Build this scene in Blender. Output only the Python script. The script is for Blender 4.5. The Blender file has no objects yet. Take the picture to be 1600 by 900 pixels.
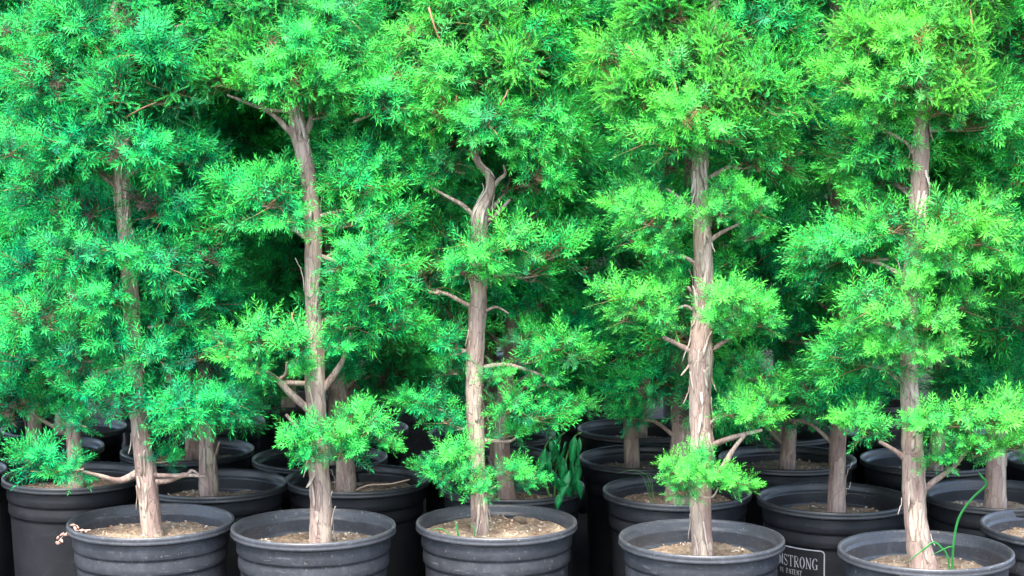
import bpy, math, random
import numpy as np
from mathutils import Vector, Matrix, noise
R = math.radians
rng = np.random.default_rng(7)
random.seed(7)

# ------------------------------------------------------------------ camera, sky, sun, exposure
scene = bpy.context.scene
COL = scene.collection
F = 2790.0                      # focal length in photo pixels (1600 wide)
RIM = 0.41                      # height of a pot rim above the ground
CAMZ = RIM + 1.03
PITCH = math.atan(250 / F)
cam_d = bpy.data.cameras.new('camera')
cam = bpy.data.objects.new('camera', cam_d)
COL.objects.link(cam)
cam.location = (0, 0, CAMZ)
cam.rotation_euler = (R(90) - PITCH, 0, 0)
cam_d.sensor_width = 36
cam_d.lens = 36 * F / 1600
cam_d.clip_end = 500
cam_d.dof.use_dof = True
cam_d.dof.focus_distance = 4.65
cam_d.dof.aperture_fstop = 5.0
scene.camera = cam

SUN_EL, SUN_AZ = 62.0, 190.0     # azimuth clockwise from +Y: behind the camera, a little left
world = bpy.data.worlds.new('World')
scene.world = world
world.use_nodes = True
wn = world.node_tree
bg = wn.nodes['Background']
sky = wn.nodes.new('ShaderNodeTexSky')
sky.sky_type = 'NISHITA'
sky.sun_disc = False
sky.sun_elevation = R(SUN_EL)
sky.sun_rotation = R(SUN_AZ)
sky.dust_density = 3.0
sky.air_density = 1.0
sky.ozone_density = 1.0
wn.links.new(sky.outputs[0], bg.inputs[0])
bg.inputs[1].default_value = 0.12
sd = bpy.data.lights.new('sun', 'SUN')
sd.energy = 1.5
sd.angle = R(35)
sd.color = (1.0, 0.955, 0.88)
sun = bpy.data.objects.new('sun', sd)
COL.objects.link(sun)
az = R(SUN_AZ); el = R(SUN_EL)
sdir = Vector((math.sin(az) * math.cos(el), math.cos(az) * math.cos(el), math.sin(el)))
sun.rotation_euler = sdir.to_track_quat('Z', 'Y').to_euler()
sun.location = (0, 0, 10)
vs = scene.view_settings
vs.view_transform = 'Standard'
vs.look = 'None'
vs.exposure = 3.12
vs.gamma = 1.0
vs.use_curve_mapping = False
scene.render.engine = 'CYCLES'
scene.cycles.max_bounces = 4
scene.cycles.diffuse_bounces = 3
scene.cycles.transmission_bounces = 3


# ------------------------------------------------------------------ helpers
def ray(px, py):
    u = (px - 800) / F
    v = (450 - py) / F
    c, s = math.cos(PITCH), math.sin(PITCH)
    return Vector((u, c + v * s, -s + v * c))


def at(px, py, Y):
    d = ray(px, py)
    return Vector((0, 0, CAMZ)) + d * (Y / d.y)


def on_plane(px, py, z):
    d = ray(px, py)
    return Vector((0, 0, CAMZ)) + d * ((z - CAMZ) / d.z)


def mpp(Y):                      # metres for one photo pixel at distance Y
    return Y / F


def tag(o, label=None, cat=None, group=None, kind=None):
    if label: o['label'] = label
    if cat: o['category'] = cat
    if group: o['group'] = group
    if kind: o['kind'] = kind
    return o


def empty(name, loc, rz=0):
    o = bpy.data.objects.new(name, None)
    COL.objects.link(o)
    o.location = loc
    o.rotation_euler = (0, 0, rz)
    o.empty_display_size = 0.1
    return o


def link(name, me, parent=None, mat=None, loc=None):
    o = bpy.data.objects.new(name, me)
    COL.objects.link(o)
    if parent is not None: o.parent = parent
    if mat is not None and len(me.materials) == 0: me.materials.append(mat)
    if loc is not None: o.location = loc
    return o


def mesh_from(name, verts, faces, smooth=True, cols=None):
    me = bpy.data.meshes.new(name)
    verts = np.asarray(verts, dtype=np.float64)
    me.from_pydata(verts.tolist(), [], faces if isinstance(faces, list) else faces.tolist())
    if smooth:
        me.polygons.foreach_set('use_smooth', np.ones(len(me.polygons), dtype=bool))
    if cols is not None:
        a = me.color_attributes.new('col', 'FLOAT_COLOR', 'POINT')
        c4 = np.ones((len(verts), 4)); c4[:, :3] = cols
        a.data.foreach_set('color', c4.ravel())
    me.update()
    return me


def fast_tri_mesh(name, V, T, cols, midx=None):
    me = bpy.data.meshes.new(name)
    n, m = len(V), len(T)
    me.vertices.add(n); me.vertices.foreach_set('co', V.astype(np.float32).ravel())
    me.loops.add(m * 3); me.loops.foreach_set('vertex_index', T.astype(np.int32).ravel())
    me.polygons.add(m)
    me.polygons.foreach_set('loop_start', np.arange(0, m * 3, 3, dtype=np.int32))
    if midx is not None: me.polygons.foreach_set('material_index', midx.astype(np.int32))
    a = me.color_attributes.new('col', 'FLOAT_COLOR', 'POINT')
    c4 = np.ones((n, 4), dtype=np.float32); c4[:, :3] = cols
    a.data.foreach_set('color', c4.ravel())
    me.update(calc_edges=True)
    me.validate()
    return me


class NT:
    """small wrapper for node materials"""
    def __init__(self, name):
        self.m = bpy.data.materials.new(name)
        self.m.use_nodes = True
        self.t = self.m.node_tree
        self.p = self.t.nodes['Principled BSDF']
        self.out = self.t.nodes['Material Output']

    def n(self, typ, **kw):
        nd = self.t.nodes.new(typ)
        for k, v in kw.items():
            if k.startswith('_'): setattr(nd, k[1:], v)
            else: nd.inputs[k.replace('__', ' ')].default_value = v
        return nd

    def l(self, a, b): self.t.links.new(a, b)

    def noise(self, scale, detail=4, rough=.6, vec=None, dist=0.0):
        nd = self.n('ShaderNodeTexNoise', Scale=scale, Detail=detail, Roughness=rough, Distortion=dist)
        if vec is not None: self.l(vec, nd.inputs['Vector'])
        return nd

    def ramp(self, src, stops):
        r = self.n('ShaderNodeValToRGB')
        e = r.color_ramp.elements
        while len(e) < len(stops): e.new(.5)
        for i, (p, c) in enumerate(stops):
            e[i].position = p
            e[i].color = (*c, 1) if len(c) == 3 else c
        self.l(src, r.inputs[0])
        return r

    def mix(self, fac, a, b, mode='MIX'):
        mx = self.n('ShaderNodeMix', _data_type='RGBA', _blend_type=mode)
        for sock, v in ((mx.inputs[0], fac), (mx.inputs[6], a), (mx.inputs[7], b)):
            if hasattr(v, 'default_value'): self.l(v, sock)
            elif isinstance(v, tuple): sock.default_value = (*v, 1)
            else: sock.default_value = v
        return mx.outputs[2]

    def bump(self, h, strength=.4, dist=.01):
        b = self.n('ShaderNodeBump', Strength=strength, Distance=dist)
        self.l(h, b.inputs['Height'])
        self.l(b.outputs[0], self.p.inputs['Normal'])


def coords(k, scale=(1, 1, 1)):
    tc = k.n('ShaderNodeTexCoord')
    mp = k.n('ShaderNodeMapping')
    mp.inputs['Scale'].default_value = scale
    k.l(tc.outputs['Object'], mp.inputs['Vector'])
    # every object gets its own piece of the pattern
    oi = k.n('ShaderNodeObjectInfo')
    ad = k.n('ShaderNodeVectorMath', _operation='ADD')
    sc = k.n('ShaderNodeVectorMath', _operation='SCALE')
    sc.inputs['Scale'].default_value = 37.0
    cb = k.n('ShaderNodeCombineXYZ')
    for i in range(3): k.l(oi.outputs['Random'], cb.inputs[i])
    k.l(cb.outputs[0], sc.inputs[0])
    k.l(mp.outputs[0], ad.inputs[0]); k.l(sc.outputs[0], ad.inputs[1])
    return ad.outputs[0]


# ------------------------------------------------------------------ materials
def make_leaf():
    k = NT('juniper_needles')
    at_ = k.n('ShaderNodeAttribute', _attribute_name='col')
    oi = k.n('ShaderNodeObjectInfo')
    sep = k.n('ShaderNodeSeparateColor')
    k.l(oi.outputs['Color'], sep.inputs[0])
    # object colour, red channel: yellow tone, plus light painted into the tops; green channel: bluish tone, darkened as painted shade
    sc_ = k.n('ShaderNodeSeparateColor'); k.l(at_.outputs['Color'], sc_.inputs[0])
    yr = k.n('ShaderNodeMath', _operation='MULTIPLY_ADD'); yr.inputs[1].default_value = .19
    k.l(sc_.outputs[1], yr.inputs[0]); k.l(sc_.outputs[0], yr.inputs[2])
    yg = k.n('ShaderNodeMath', _operation='MULTIPLY'); yg.inputs[1].default_value = 1.15; k.l(sc_.outputs[1], yg.inputs[0])
    yb = k.n('ShaderNodeMath', _operation='MULTIPLY'); yb.inputs[1].default_value = .72; k.l(sc_.outputs[2], yb.inputs[0])
    yc = k.n('ShaderNodeCombineColor')
    k.l(yr.outputs[0], yc.inputs[0]); k.l(yg.outputs[0], yc.inputs[1]); k.l(yb.outputs[0], yc.inputs[2])
    yel = yc.outputs[0]
    blu = k.mix(1.0, at_.outputs['Color'], (0.4, 0.68, 1.10), 'MULTIPLY')  # painted shade: darkens and cools the needle colour
    c1 = k.mix(sep.outputs[0], at_.outputs['Color'], yel)
    c2 = k.mix(sep.outputs[1], c1, blu)
    k.l(c2, k.p.inputs['Base Color'])
    k.p.inputs['Roughness'].default_value = .42
    k.p.inputs['Specular IOR Level'].default_value = .05
    tr = k.n('ShaderNodeBsdfTranslucent')
    tc = k.mix(1.0, c2, (1.1, 1.1, .85), 'MULTIPLY')
    k.l(tc, tr.inputs[0])
    mx = k.n('ShaderNodeMixShader', Fac=.38)
    k.l(k.p.outputs[0], mx.inputs[1]); k.l(tr.outputs[0], mx.inputs[2])
    k.l(mx.outputs[0], k.out.inputs[0])
    return k.m


def make_bark():
    k = NT('juniper_bark')
    v = coords(k, (1, 1, .14))
    v2 = coords(k, (1, 1, .4))
    v3 = coords(k, (1, 1, .22))
    n1 = k.noise(95, 6, .7, v, .6)
    n2 = k.noise(20, 4, .6, v2, .3)
    n3 = k.noise(260, 4, .6, v2)
    pl = k.n('ShaderNodeTexVoronoi', Scale=62.0, _feature='DISTANCE_TO_EDGE')
    wv = k.n('ShaderNodeVectorMath', _operation='MULTIPLY_ADD')
    wv.inputs[1].default_value = (.02, .02, .03)
    k.l(n2.outputs['Color'], wv.inputs[0]); k.l(v3, wv.inputs[2])
    k.l(wv.outputs[0], pl.inputs['Vector'])
    pc = k.n('ShaderNodeTexVoronoi', Scale=62.0); k.l(wv.outputs[0], pc.inputs['Vector'])
    # plates of slightly different age: fresh pinkish brown, weathered grey, pale papery
    sp = k.n('ShaderNodeSeparateColor'); k.l(pc.outputs['Color'], sp.inputs[0])
    r0_ = k.ramp(sp.outputs[0], [(.0, (0.271, 0.205, 0.189)), (.4, (0.32, 0.25, 0.23)), (.75, (0.353, 0.295, 0.267)), (1.0, (0.41, 0.361, 0.303))])
    r1 = k.ramp(n1.outputs[0], [(.30, (.42, .37, .34)), (.44, (.88, .86, .85)), (.62, (1, 1, 1)), (.75, (1.2, 1.18, 1.12))])
    c = k.mix(1.0, r0_.outputs[0], r1.outputs[0], 'MULTIPLY')
    r2 = k.ramp(n2.outputs[0], [(.35, (.78, .72, .72)), (.6, (1.0, .99, .97))])
    c = k.mix(1.0, c, r2.outputs[0], 'MULTIPLY')
    ck = k.ramp(pl.outputs['Distance'], [(.0, (1, 1, 1)), (.035, (0, 0, 0))])
    cm = k.n('ShaderNodeMath', _operation='MULTIPLY'); cm.inputs[1].default_value = .42
    k.l(ck.outputs[0], cm.inputs[0])
    c = k.mix(cm.outputs[0], c, (.11, .08, .065))
    lich = k.ramp(n2.outputs[0], [(.64, (0, 0, 0)), (.72, (1, 1, 1))])
    lm = k.n('ShaderNodeMath', _operation='MULTIPLY'); lm.inputs[1].default_value = .4
    k.l(lich.outputs[0], lm.inputs[0])
    c = k.mix(lm.outputs[0], c, (.33, .35, .22))
    c = k.mix(1.0, c, (1.07, 1.05, .98), 'MULTIPLY')
    k.l(c, k.p.inputs['Base Color'])
    k.p.inputs['Roughness'].default_value = .9
    k.p.inputs['Specular IOR Level'].default_value = .12
    h = k.n('ShaderNodeMath', _operation='MULTIPLY_ADD'); h.inputs[1].default_value = .3
    k.l(n3.outputs[0], h.inputs[0]); k.l(n1.outputs[0], h.inputs[2])
    h2 = k.n('ShaderNodeMath', _operation='MULTIPLY_ADD'); h2.inputs[1].default_value = -.3
    k.l(ck.outputs[0], h2.inputs[0]); k.l(h.outputs[0], h2.inputs[2])
    k.bump(h2.outputs[0], .9, .006)
    return k.m


def make_flake():
    k = NT('peeling_bark')
    v = coords(k, (1, 1, .2))
    n1 = k.noise(60, 5, .6, v)
    r1 = k.ramp(n1.outputs[0], [(.32, (0.187, 0.132, 0.102)), (.5, (0.34, 0.281, 0.23)), (.7, (0.459, 0.399, 0.315))])
    k.l(r1.outputs[0], k.p.inputs['Base Color'])
    k.p.inputs['Roughness'].default_value = .9
    k.bump(n1.outputs[0], .5, .003)
    return k.m


def make_twig():
    k = NT('young_wood')
    v = coords(k, (1, 1, 1))
    n1 = k.noise(90, 4, .6, v)
    r1 = k.ramp(n1.outputs[0], [(.3, (0.16, 0.08, 0.04)), (.7, (0.272, 0.144, 0.08))])
    k.l(r1.outputs[0], k.p.inputs['Base Color'])
    k.p.inputs['Roughness'].default_value = .8
    return k.m


def make_plastic():
    k = NT('black_pot_plastic')
    v = coords(k)
    vs_ = coords(k, (1, 1, .7))
    n1 = k.noise(9, 7, .72, v, .5)
    n2 = k.noise(85, 6, .75, vs_)
    n3 = k.n('ShaderNodeTexVoronoi', Scale=55.0); k.l(v, n3.inputs['Vector'])
    n4 = k.noise(3.5, 3, .5, v)
    mul = k.n('ShaderNodeMath', _operation='MULTIPLY'); k.l(n1.outputs[0], mul.inputs[0]); k.l(n2.outputs[0], mul.inputs[1])
    dust_and_light = k.ramp(mul.outputs[0], [(.12, (.28, .28, .28)), (.27, (.5, .5, .5)), (.45, (1, 1, 1))])
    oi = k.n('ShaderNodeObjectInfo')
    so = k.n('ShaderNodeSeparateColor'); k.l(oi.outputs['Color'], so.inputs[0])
    dm = k.n('ShaderNodeMath', _operation='MULTIPLY'); k.l(dust_and_light.outputs[0], dm.inputs[0]); k.l(so.outputs[0], dm.inputs[1])  # object colour, red channel: dust amount and painted lit tone
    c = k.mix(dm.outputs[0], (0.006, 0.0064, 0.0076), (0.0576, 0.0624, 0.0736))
    spk = k.ramp(n3.outputs['Distance'], [(.055, (1, 1, 1)), (.085, (0, 0, 0))])
    gate = k.ramp(n4.outputs[0], [(.55, (0, 0, 0)), (.62, (1, 1, 1))])
    sp = k.n('ShaderNodeMath', _operation='MULTIPLY'); k.l(spk.outputs[0], sp.inputs[0]); k.l(gate.outputs[0], sp.inputs[1])
    c = k.mix(sp.outputs[0], c, (0.192, 0.176, 0.144))
    # scuffs: thin horizontal and slanting rub marks, and dried splashes low down
    vh = coords(k, (.35, .35, 3.2))
    n5 = k.noise(30, 6, .7, vh, 1.2)
    sc = k.ramp(n5.outputs[0], [(.60, (0, 0, 0)), (.68, (1, 1, 1))])
    sm = k.n('ShaderNodeMath', _operation='MULTIPLY'); k.l(sc.outputs[0], sm.inputs[0]); k.l(so.outputs[0], sm.inputs[1])
    sm2 = k.n('ShaderNodeMath', _operation='MULTIPLY'); sm2.inputs[1].default_value = .6; k.l(sm.outputs[0], sm2.inputs[0])
    c = k.mix(sm2.outputs[0], c, (.15, .155, .165))
    n6 = k.noise(160, 3, .5, v)
    fs = k.ramp(n6.outputs[0], [(.67, (0, 0, 0)), (.72, (1, 1, 1))])
    f2 = k.n('ShaderNodeMath', _operation='MULTIPLY'); k.l(fs.outputs[0], f2.inputs[0]); k.l(so.outputs[0], f2.inputs[1])
    c = k.mix(f2.outputs[0], c, (.15, .14, .125))
    k.l(c, k.p.inputs['Base Color'])
    rr = k.ramp(n1.outputs[0], [(.3, (.34, .34, .34)), (.7, (.5, .5, .5))])
    k.l(rr.outputs[0], k.p.inputs['Roughness'])
    k.p.inputs['Specular IOR Level'].default_value = .5
    k.bump(n2.outputs[0], .06, .002)
    return k.m


def make_soil():
    k = NT('potting_soil')
    v = coords(k)
    n1 = k.noise(70, 7, .75, v)
    n2 = k.noise(14, 3, .6, v)
    r1 = k.ramp(n1.outputs[0], [(.30, (0.072, 0.0475, 0.031)), (.45, (0.223, 0.162, 0.108)), (.58, (0.331, 0.259, 0.18)), (.72, (0.432, 0.36, 0.274))])
    r2 = k.ramp(n2.outputs[0], [(.35, (.62, .58, .56)), (.6, (1, 1, 1))])
    c = k.mix(1.0, r1.outputs[0], r2.outputs[0], 'MULTIPLY')
    k.l(c, k.p.inputs['Base Color'])
    k.p.inputs['Roughness'].default_value = .95
    k.bump(n1.outputs[0], .9, .01)
    return k.m


def make_attr(name, rough=.85, trans=0.0):
    k = NT(name)
    a = k.n('ShaderNodeAttribute', _attribute_name='col')
    k.l(a.outputs['Color'], k.p.inputs['Base Color'])
    k.p.inputs['Roughness'].default_value = rough
    if trans:
        tr = k.n('ShaderNodeBsdfTranslucent'); k.l(a.outputs['Color'], tr.inputs[0])
        mx = k.n('ShaderNodeMixShader', Fac=trans)
        k.l(k.p.outputs[0], mx.inputs[1]); k.l(tr.outputs[0], mx.inputs[2])
        k.l(mx.outputs[0], k.out.inputs[0])
    return k.m


def make_ground():
    k = NT('black_weed_fabric')
    tc = k.n('ShaderNodeTexCoord')
    n1 = k.noise(1.6, 6, .7, tc.outputs['Object'])
    n2 = k.noise(60, 5, .7, tc.outputs['Object'])
    mul = k.n('ShaderNodeMath', _operation='MULTIPLY'); k.l(n1.outputs[0], mul.inputs[0]); k.l(n2.outputs[0], mul.inputs[1])
    r = k.ramp(mul.outputs[0], [(.2, (.012, .012, .012)), (.42, (.04, .034, .028))])
    k.l(r.outputs[0], k.p.inputs['Base Color'])
    k.p.inputs['Roughness'].default_value = .95
    k.p.inputs['Specular IOR Level'].default_value = .08
    k.bump(n2.outputs[0], .5, .01)
    return k.m


M_LEAF = make_leaf(); M_BARK = make_bark(); M_FLAKE = make_flake(); M_TWIG = make_twig()
M_POT = make_plastic(); M_SOIL = make_soil(); M_CHIP = make_attr('bark_chips', .9); M_GROUND = make_ground()
M_WEED = make_attr('weed_leaf', .45, .3)
kk = NT('label_print'); kk.p.inputs['Base Color'].default_value = (.30, .31, .33, 1); kk.p.inputs['Roughness'].default_value = .5
M_PRINT = kk.m
kk = NT('label_black'); kk.p.inputs['Base Color'].default_value = (.012, .012, .014, 1); kk.p.inputs['Roughness'].default_value = .45
M_LBLACK = kk.m

# ------------------------------------------------------------------ ground
gv = [(-150, -60, 0), (150, -60, 0), (150, 240, 0), (-150, 240, 0)]
tag(link('ground', mesh_from('ground', gv, [(0, 1, 2, 3)], False), None, M_GROUND), kind='structure')


# ------------------------------------------------------------------ tubes (trunks, branches, twigs)
def frames(pts):
    P = [Vector(p) for p in pts]
    out = []
    ref = Vector((0, -1, 0.01))
    for i in range(len(P)):
        t = (P[min(i + 1, len(P) - 1)] - P[max(i - 1, 0)])
        t = t.normalized() if t.length > 1e-9 else Vector((0, 0, 1))
        if abs(t.dot(ref)) > .97: ref = Vector((1, 0, 0))
        b = t.cross(ref).normalized()
        n = b.cross(t).normalized()
        ref = n if i else ref
        out.append((P[i], t, n, b))
    return out


def resample(pts, rad, step):
    """Catmull-Rom through the points, resampled"""
    P = [np.array(p, float) for p in pts]
    out, rr = [], []
    for i in range(len(P) - 1):
        p0 = P[max(i - 1, 0)]; p1 = P[i]; p2 = P[i + 1]; p3 = P[min(i + 2, len(P) - 1)]
        n = max(1, int(np.linalg.norm(p2 - p1) / step))
        for k in range(n):
            t = k / n
            q = .5 * ((2 * p1) + (p2 - p0) * t + (2 * p0 - 5 * p1 + 4 * p2 - p3) * t * t + (3 * p1 - p0 - 3 * p2 + p3) * t ** 3)
            out.append(q); rr.append(rad[i] * (1 - t) + rad[i + 1] * t)
    out.append(P[-1]); rr.append(rad[-1])
    return out, rr


def tube(pts, rad, sides=8, cap=True, rough=0.0, ridge=0.0, seed=0.0):
    V, Fc = [], []
    fr = frames(pts)
    s = 0.0
    for i, (p, t, n, b) in enumerate(fr):
        if i: s += (p - fr[i - 1][0]).length
        for j in range(sides):
            a = 2 * math.pi * j / sides
            ca, sa = math.cos(a), math.sin(a)
            r = rad[i]
            if rough:
                r *= 1 + rough * noise.noise((ca * .9 + seed, sa * .9, s * 22)) \
                       + ridge * noise.noise((ca * 3.2 + seed * 3, sa * 3.2, s * 9)) \
                       + ridge * .7 * noise.noise((ca * 6 + seed, sa * 6, s * 30 + seed)) \
                       + ridge * .5 * abs(noise.noise((ca * 9, sa * 9 + seed, s * 60)))
            V.append(p + (n * ca + b * sa) * r)
    for i in range(len(fr) - 1):
        for j in range(sides):
            k = (j + 1) % sides
            Fc.append((i * sides + j, i * sides + k, (i + 1) * sides + k, (i + 1) * sides + j))
    if cap:
        c = len(V); V.append(fr[-1][0] + fr[-1][1] * rad[-1] * .6)
        L = (len(fr) - 1) * sides
        for j in range(sides): Fc.append((L + j, L + (j + 1) % sides, c))
        c = len(V); V.append(fr[0][0])
        for j in range(sides): Fc.append(((j + 1) % sides, j, c))
    return V, Fc


# ------------------------------------------------------------------ juniper sprigs and clumps
def sprig_template(L, nlen, whorl, ang, width, r, bend=.18):
    """a shoot along +Z with whorls of three needles. returns V, T, age(0 old..1 tip), kind(0 needle,1 stem), side"""
    V, T, A, K, Q = [], [], [], [], []
    bx, by = r.uniform(-1, 1) * bend, r.uniform(-1, 1) * bend

    def axis(t):
        return np.array([bx * L * t * t, by * L * t * t, L * t])
    n = max(4, int(L / whorl))
    # stem: three sided
    for i, t in enumerate((0, .5, .96)):
        c = axis(t); rr = .0011 * (1 - .6 * t)
        for j in range(3):
            a = j * 2.0944
            V.append(c + np.array([math.cos(a) * rr, math.sin(a) * rr, 0])); A.append(t); K.append(1); Q.append(1.)
    for i in range(2):
        for j in range(3):
            k = (j + 1) % 3
            a, b, c, d = i * 3 + j, i * 3 + k, (i + 1) * 3 + k, (i + 1) * 3 + j
            T += [(a, b, c), (a, c, d)]
    rot = r.uniform(0, 6.28)
    for i in range(n):
        t = (i + .6) / n
        base = axis(t)
        for j in range(3):
            az_ = rot + i * 1.05 + j * 2.094 + r.normal(0, .12)
            an = ang * (1.12 - .45 * t ** 3) + r.normal(0, .1)
            if t > .93: an *= .45
            ln = nlen * (1 - .35 * t ** 3) * (.65 + .35 * min(1, t * 5)) * r.uniform(.82, 1.12)
            d = np.array([math.cos(az_) * math.sin(an), math.sin(az_) * math.sin(an), math.cos(an)])
            side = np.cross(d, [0, 0, 1]); nn = np.linalg.norm(side)
            side = side / nn if nn > 1e-6 else np.array([1., 0, 0])
            tip = base + d * ln + np.array([0, 0, 1]) * ln * r.uniform(-.05, .16)
            mid = base + d * ln * .42
            w = width * r.uniform(.85, 1.15)
            v0 = len(V)
            V += [base, mid + side * w * .5, tip, mid - side * w * .5]
            A += [t, t, min(1, t + .2), t]; K += [0, 0, 0, 0]
            q = r.uniform(.62, 1.38); Q += [q * .8, q, q * 1.15, q * .9]
            T += [(v0, v0 + 1, v0 + 2), (v0, v0 + 2, v0 + 3)]
    return np.array(V), np.array(T), np.array(A), np.array(K), np.array(Q)


r0 = np.random.default_rng(3)
SPR_N = [sprig_template(r0.uniform(.038, .068), r0.uniform(.0190, .0250), .0064, 1.06, .0023, r0) for _ in range(10)]
SPR_W = [sprig_template(r0.uniform(.045, .075), r0.uniform(.0085, .0115), .0042, .70, .0024, r0, .6) for _ in range(8)]

OLD = np.array((.0008, .150, .066)); MID = np.array((.001, .40, .128)); TIP = np.array((.060, .66, .120))
GLAU = np.array((.10, .38, .24)); DEAD = np.array((.15, .10, .07)); STEMG = np.array((0.112, 0.154, 0.035)); STEMB = np.array((0.21, 0.119, 0.063))


def basis_from(d, r):
    d = d / np.linalg.norm(d)
    a = np.array([0, 0, 1.]) if abs(d[2]) < .9 else np.array([1., 0, 0])
    x = np.cross(a, d); x /= np.linalg.norm(x)
    y = np.cross(d, x)
    th = r.uniform(0, 6.283)
    return np.stack([x * math.cos(th) + y * math.sin(th), -x * math.sin(th) + y * math.cos(th), d], axis=1)


def make_clump(name, Rx, Ry, Rz, ntw, seed, whip=False, dead=.015):
    r = np.random.default_rng(seed)
    VV, TT, CC, MI = [], [], [], []
    off = 0

    def add(V, T, C, mi):
        nonlocal off
        VV.append(V); TT.append(T + off); CC.append(C); MI.append(np.full(len(T), mi)); off += len(V)

    def stick(P, r0_, r1_, col):
        P = np.array(P); V, T = [], []
        n = len(P)
        for i in range(n):
            rr = r0_ + (r1_ - r0_) * i / (n - 1)
            tdir = P[min(i + 1, n - 1)] - P[max(i - 1, 0)]
            B = basis_from(tdir, np.random.default_rng(1))
            for j in range(4):
                a = j * 1.5708
                V.append(P[i] + B[:, 0] * math.cos(a) * rr + B[:, 1] * math.sin(a) * rr)
        for i in range(n - 1):
            for j in range(4):
                k = (j + 1) % 4
                T += [(i * 4 + j, i * 4 + k, i * 4 + 4 + k), (i * 4 + j, i * 4 + 4 + k, i * 4 + 4 + j)]
        V = np.array(V)
        add(V, np.array(T), np.tile(col, (len(V), 1)), 1)

    spr = SPR_W if whip else SPR_N
    spine0, spine1 = np.array([-.75 * Rx, 0, -.25 * Rz]), np.array([.35 * Rx, 0, 0])
    stick([spine0, (spine0 + spine1) * .5 + np.array([0, 0, -.06 * Rz]), spine1], .0045, .0022, np.array((.30, .22, .17)))
    # a few lobes make the outline uneven
    lobes = r.normal(size=(5, 3)); lobes /= np.linalg.norm(lobes, axis=1)[:, None]
    lamp = r.uniform(-.30, .34, 5)
    for i in range(ntw):
        root = spine0 + (spine1 - spine0) * r.uniform(.15, 1.0)
        d = r.normal(size=3)
        d[0] += .35
        d[2] = d[2] * .95 + (.45 if not whip else .7)
        d /= np.linalg.norm(d)
        if d[2] < -.55: d[2] *= .5; d /= np.linalg.norm(d)
        ext = r.uniform(.70, 1.05) * (1 + float(np.sum(lamp * np.clip(lobes @ d, 0, 1) ** 3)))
        end = np.array([d[0] * Rx, d[1] * Ry, d[2] * Rz]) * ext
        if whip: end[2] += .25 * Rz * r.uniform(0, 1)
        L = np.linalg.norm(end - root)
        if L < .03: continue
        sag = r.uniform(-.10, .16) * L
        ctrl = (root + end) * .5 + np.array([0, 0, sag]) + r.normal(0, .06, 3) * L
        ts = np.linspace(0, 1, 6)[:, None]
        P = (1 - ts) ** 2 * root + 2 * ts * (1 - ts) * ctrl + ts ** 2 * end
        stick(P, .0019, .0010, (STEMB if not whip else STEMG * .6 + STEMB * .4) * r.uniform(.7, 1.2))
        deadtw = r.random() < dead
        glau = r.random() < .07
        tone = r.uniform(0, 1)
        step = .0118 if not whip else .0105
        n = max(4, int(L / step))
        for k in range(n + 1):
            t = .30 + .70 * k / n
            if k < n and r.random() < .08: continue
            p = (1 - t) ** 2 * root + 2 * t * (1 - t) * ctrl + t ** 2 * end
            tg = 2 * (1 - t) * (ctrl - root) + 2 * t * (end - ctrl); tg /= np.linalg.norm(tg)
            B = basis_from(tg, np.random.default_rng(seed * 991 + i))
            th = (k * 2.4 + r.normal(0, .5))
            sp = 0.0 if k == n else r.uniform(.6, 1.15) * (1.15 - .45 * t)
            dd = tg * math.cos(sp) + (B[:, 0] * math.cos(th) + B[:, 1] * math.sin(th)) * math.sin(sp)
            dd[2] += .14 if not whip else r.uniform(-.35, .3)
            if r.random() < .25 and not whip: dd[2] -= .55
            V, T, A, K, Q = spr[r.integers(len(spr))]
            s = r.uniform(.75, 1.12) * (1.0 if t > .5 else .85)
            Bs = basis_from(dd, r)
            Vw = (V * s) @ Bs.T + p
            # colour of the needles: old wood to new tips, some shoots blue-grey, a few dead
            fresh = np.clip(A * .75 + (t - .55) * .9 + (tone - .5) * .7 + r.normal(0, .10), 0, 1)[:, None]
            C = np.where(fresh < .5, OLD + (MID - OLD) * fresh * 2, MID + (TIP - MID) * (fresh * 2 - 1))
            if glau or r.random() < .05: C = C * .55 + GLAU * .45
            if deadtw or r.random() < .004: C = np.tile(DEAD, (len(V), 1)) * r.uniform(.6, 1.15)
            else: C = np.where(K[:, None] == 1, STEMG, C)
            C = C * r.uniform(.82, 1.18) * Q[:, None]
            add(Vw, T, C, 0)
    V = np.concatenate(VV); T = np.concatenate(TT); C = np.concatenate(CC); mi = np.concatenate(MI)
    me = fast_tri_mesh(name, V, T, C, mi)
    me.materials.append(M_LEAF); me.materials.append(M_CHIP)
    return me


# clump shapes by size: (nominal radius, list of meshes)
CL = {'s': (.073, []), 'm': (.100, []), 'l': (.135, []), 'w': (.145, [])}
for i in range(3): CL['s'][1].append(make_clump('foliage_small', .062, .055, .045, 15, 100 + i))
for i in range(5): CL['m'][1].append(make_clump('foliage_medium', .095, .085, .066, 31, 200 + i, dead=.02))
for i in range(5): CL['l'][1].append(make_clump('foliage_large', .132, .118, .085, 52, 300 + i, dead=.02))
for i in range(4): CL['w'][1].append(make_clump('foliage_whip', .14, .13, .12, 50, 400 + i, whip=True, dead=.012))
CLN = {k: 0 for k in CL}


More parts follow.
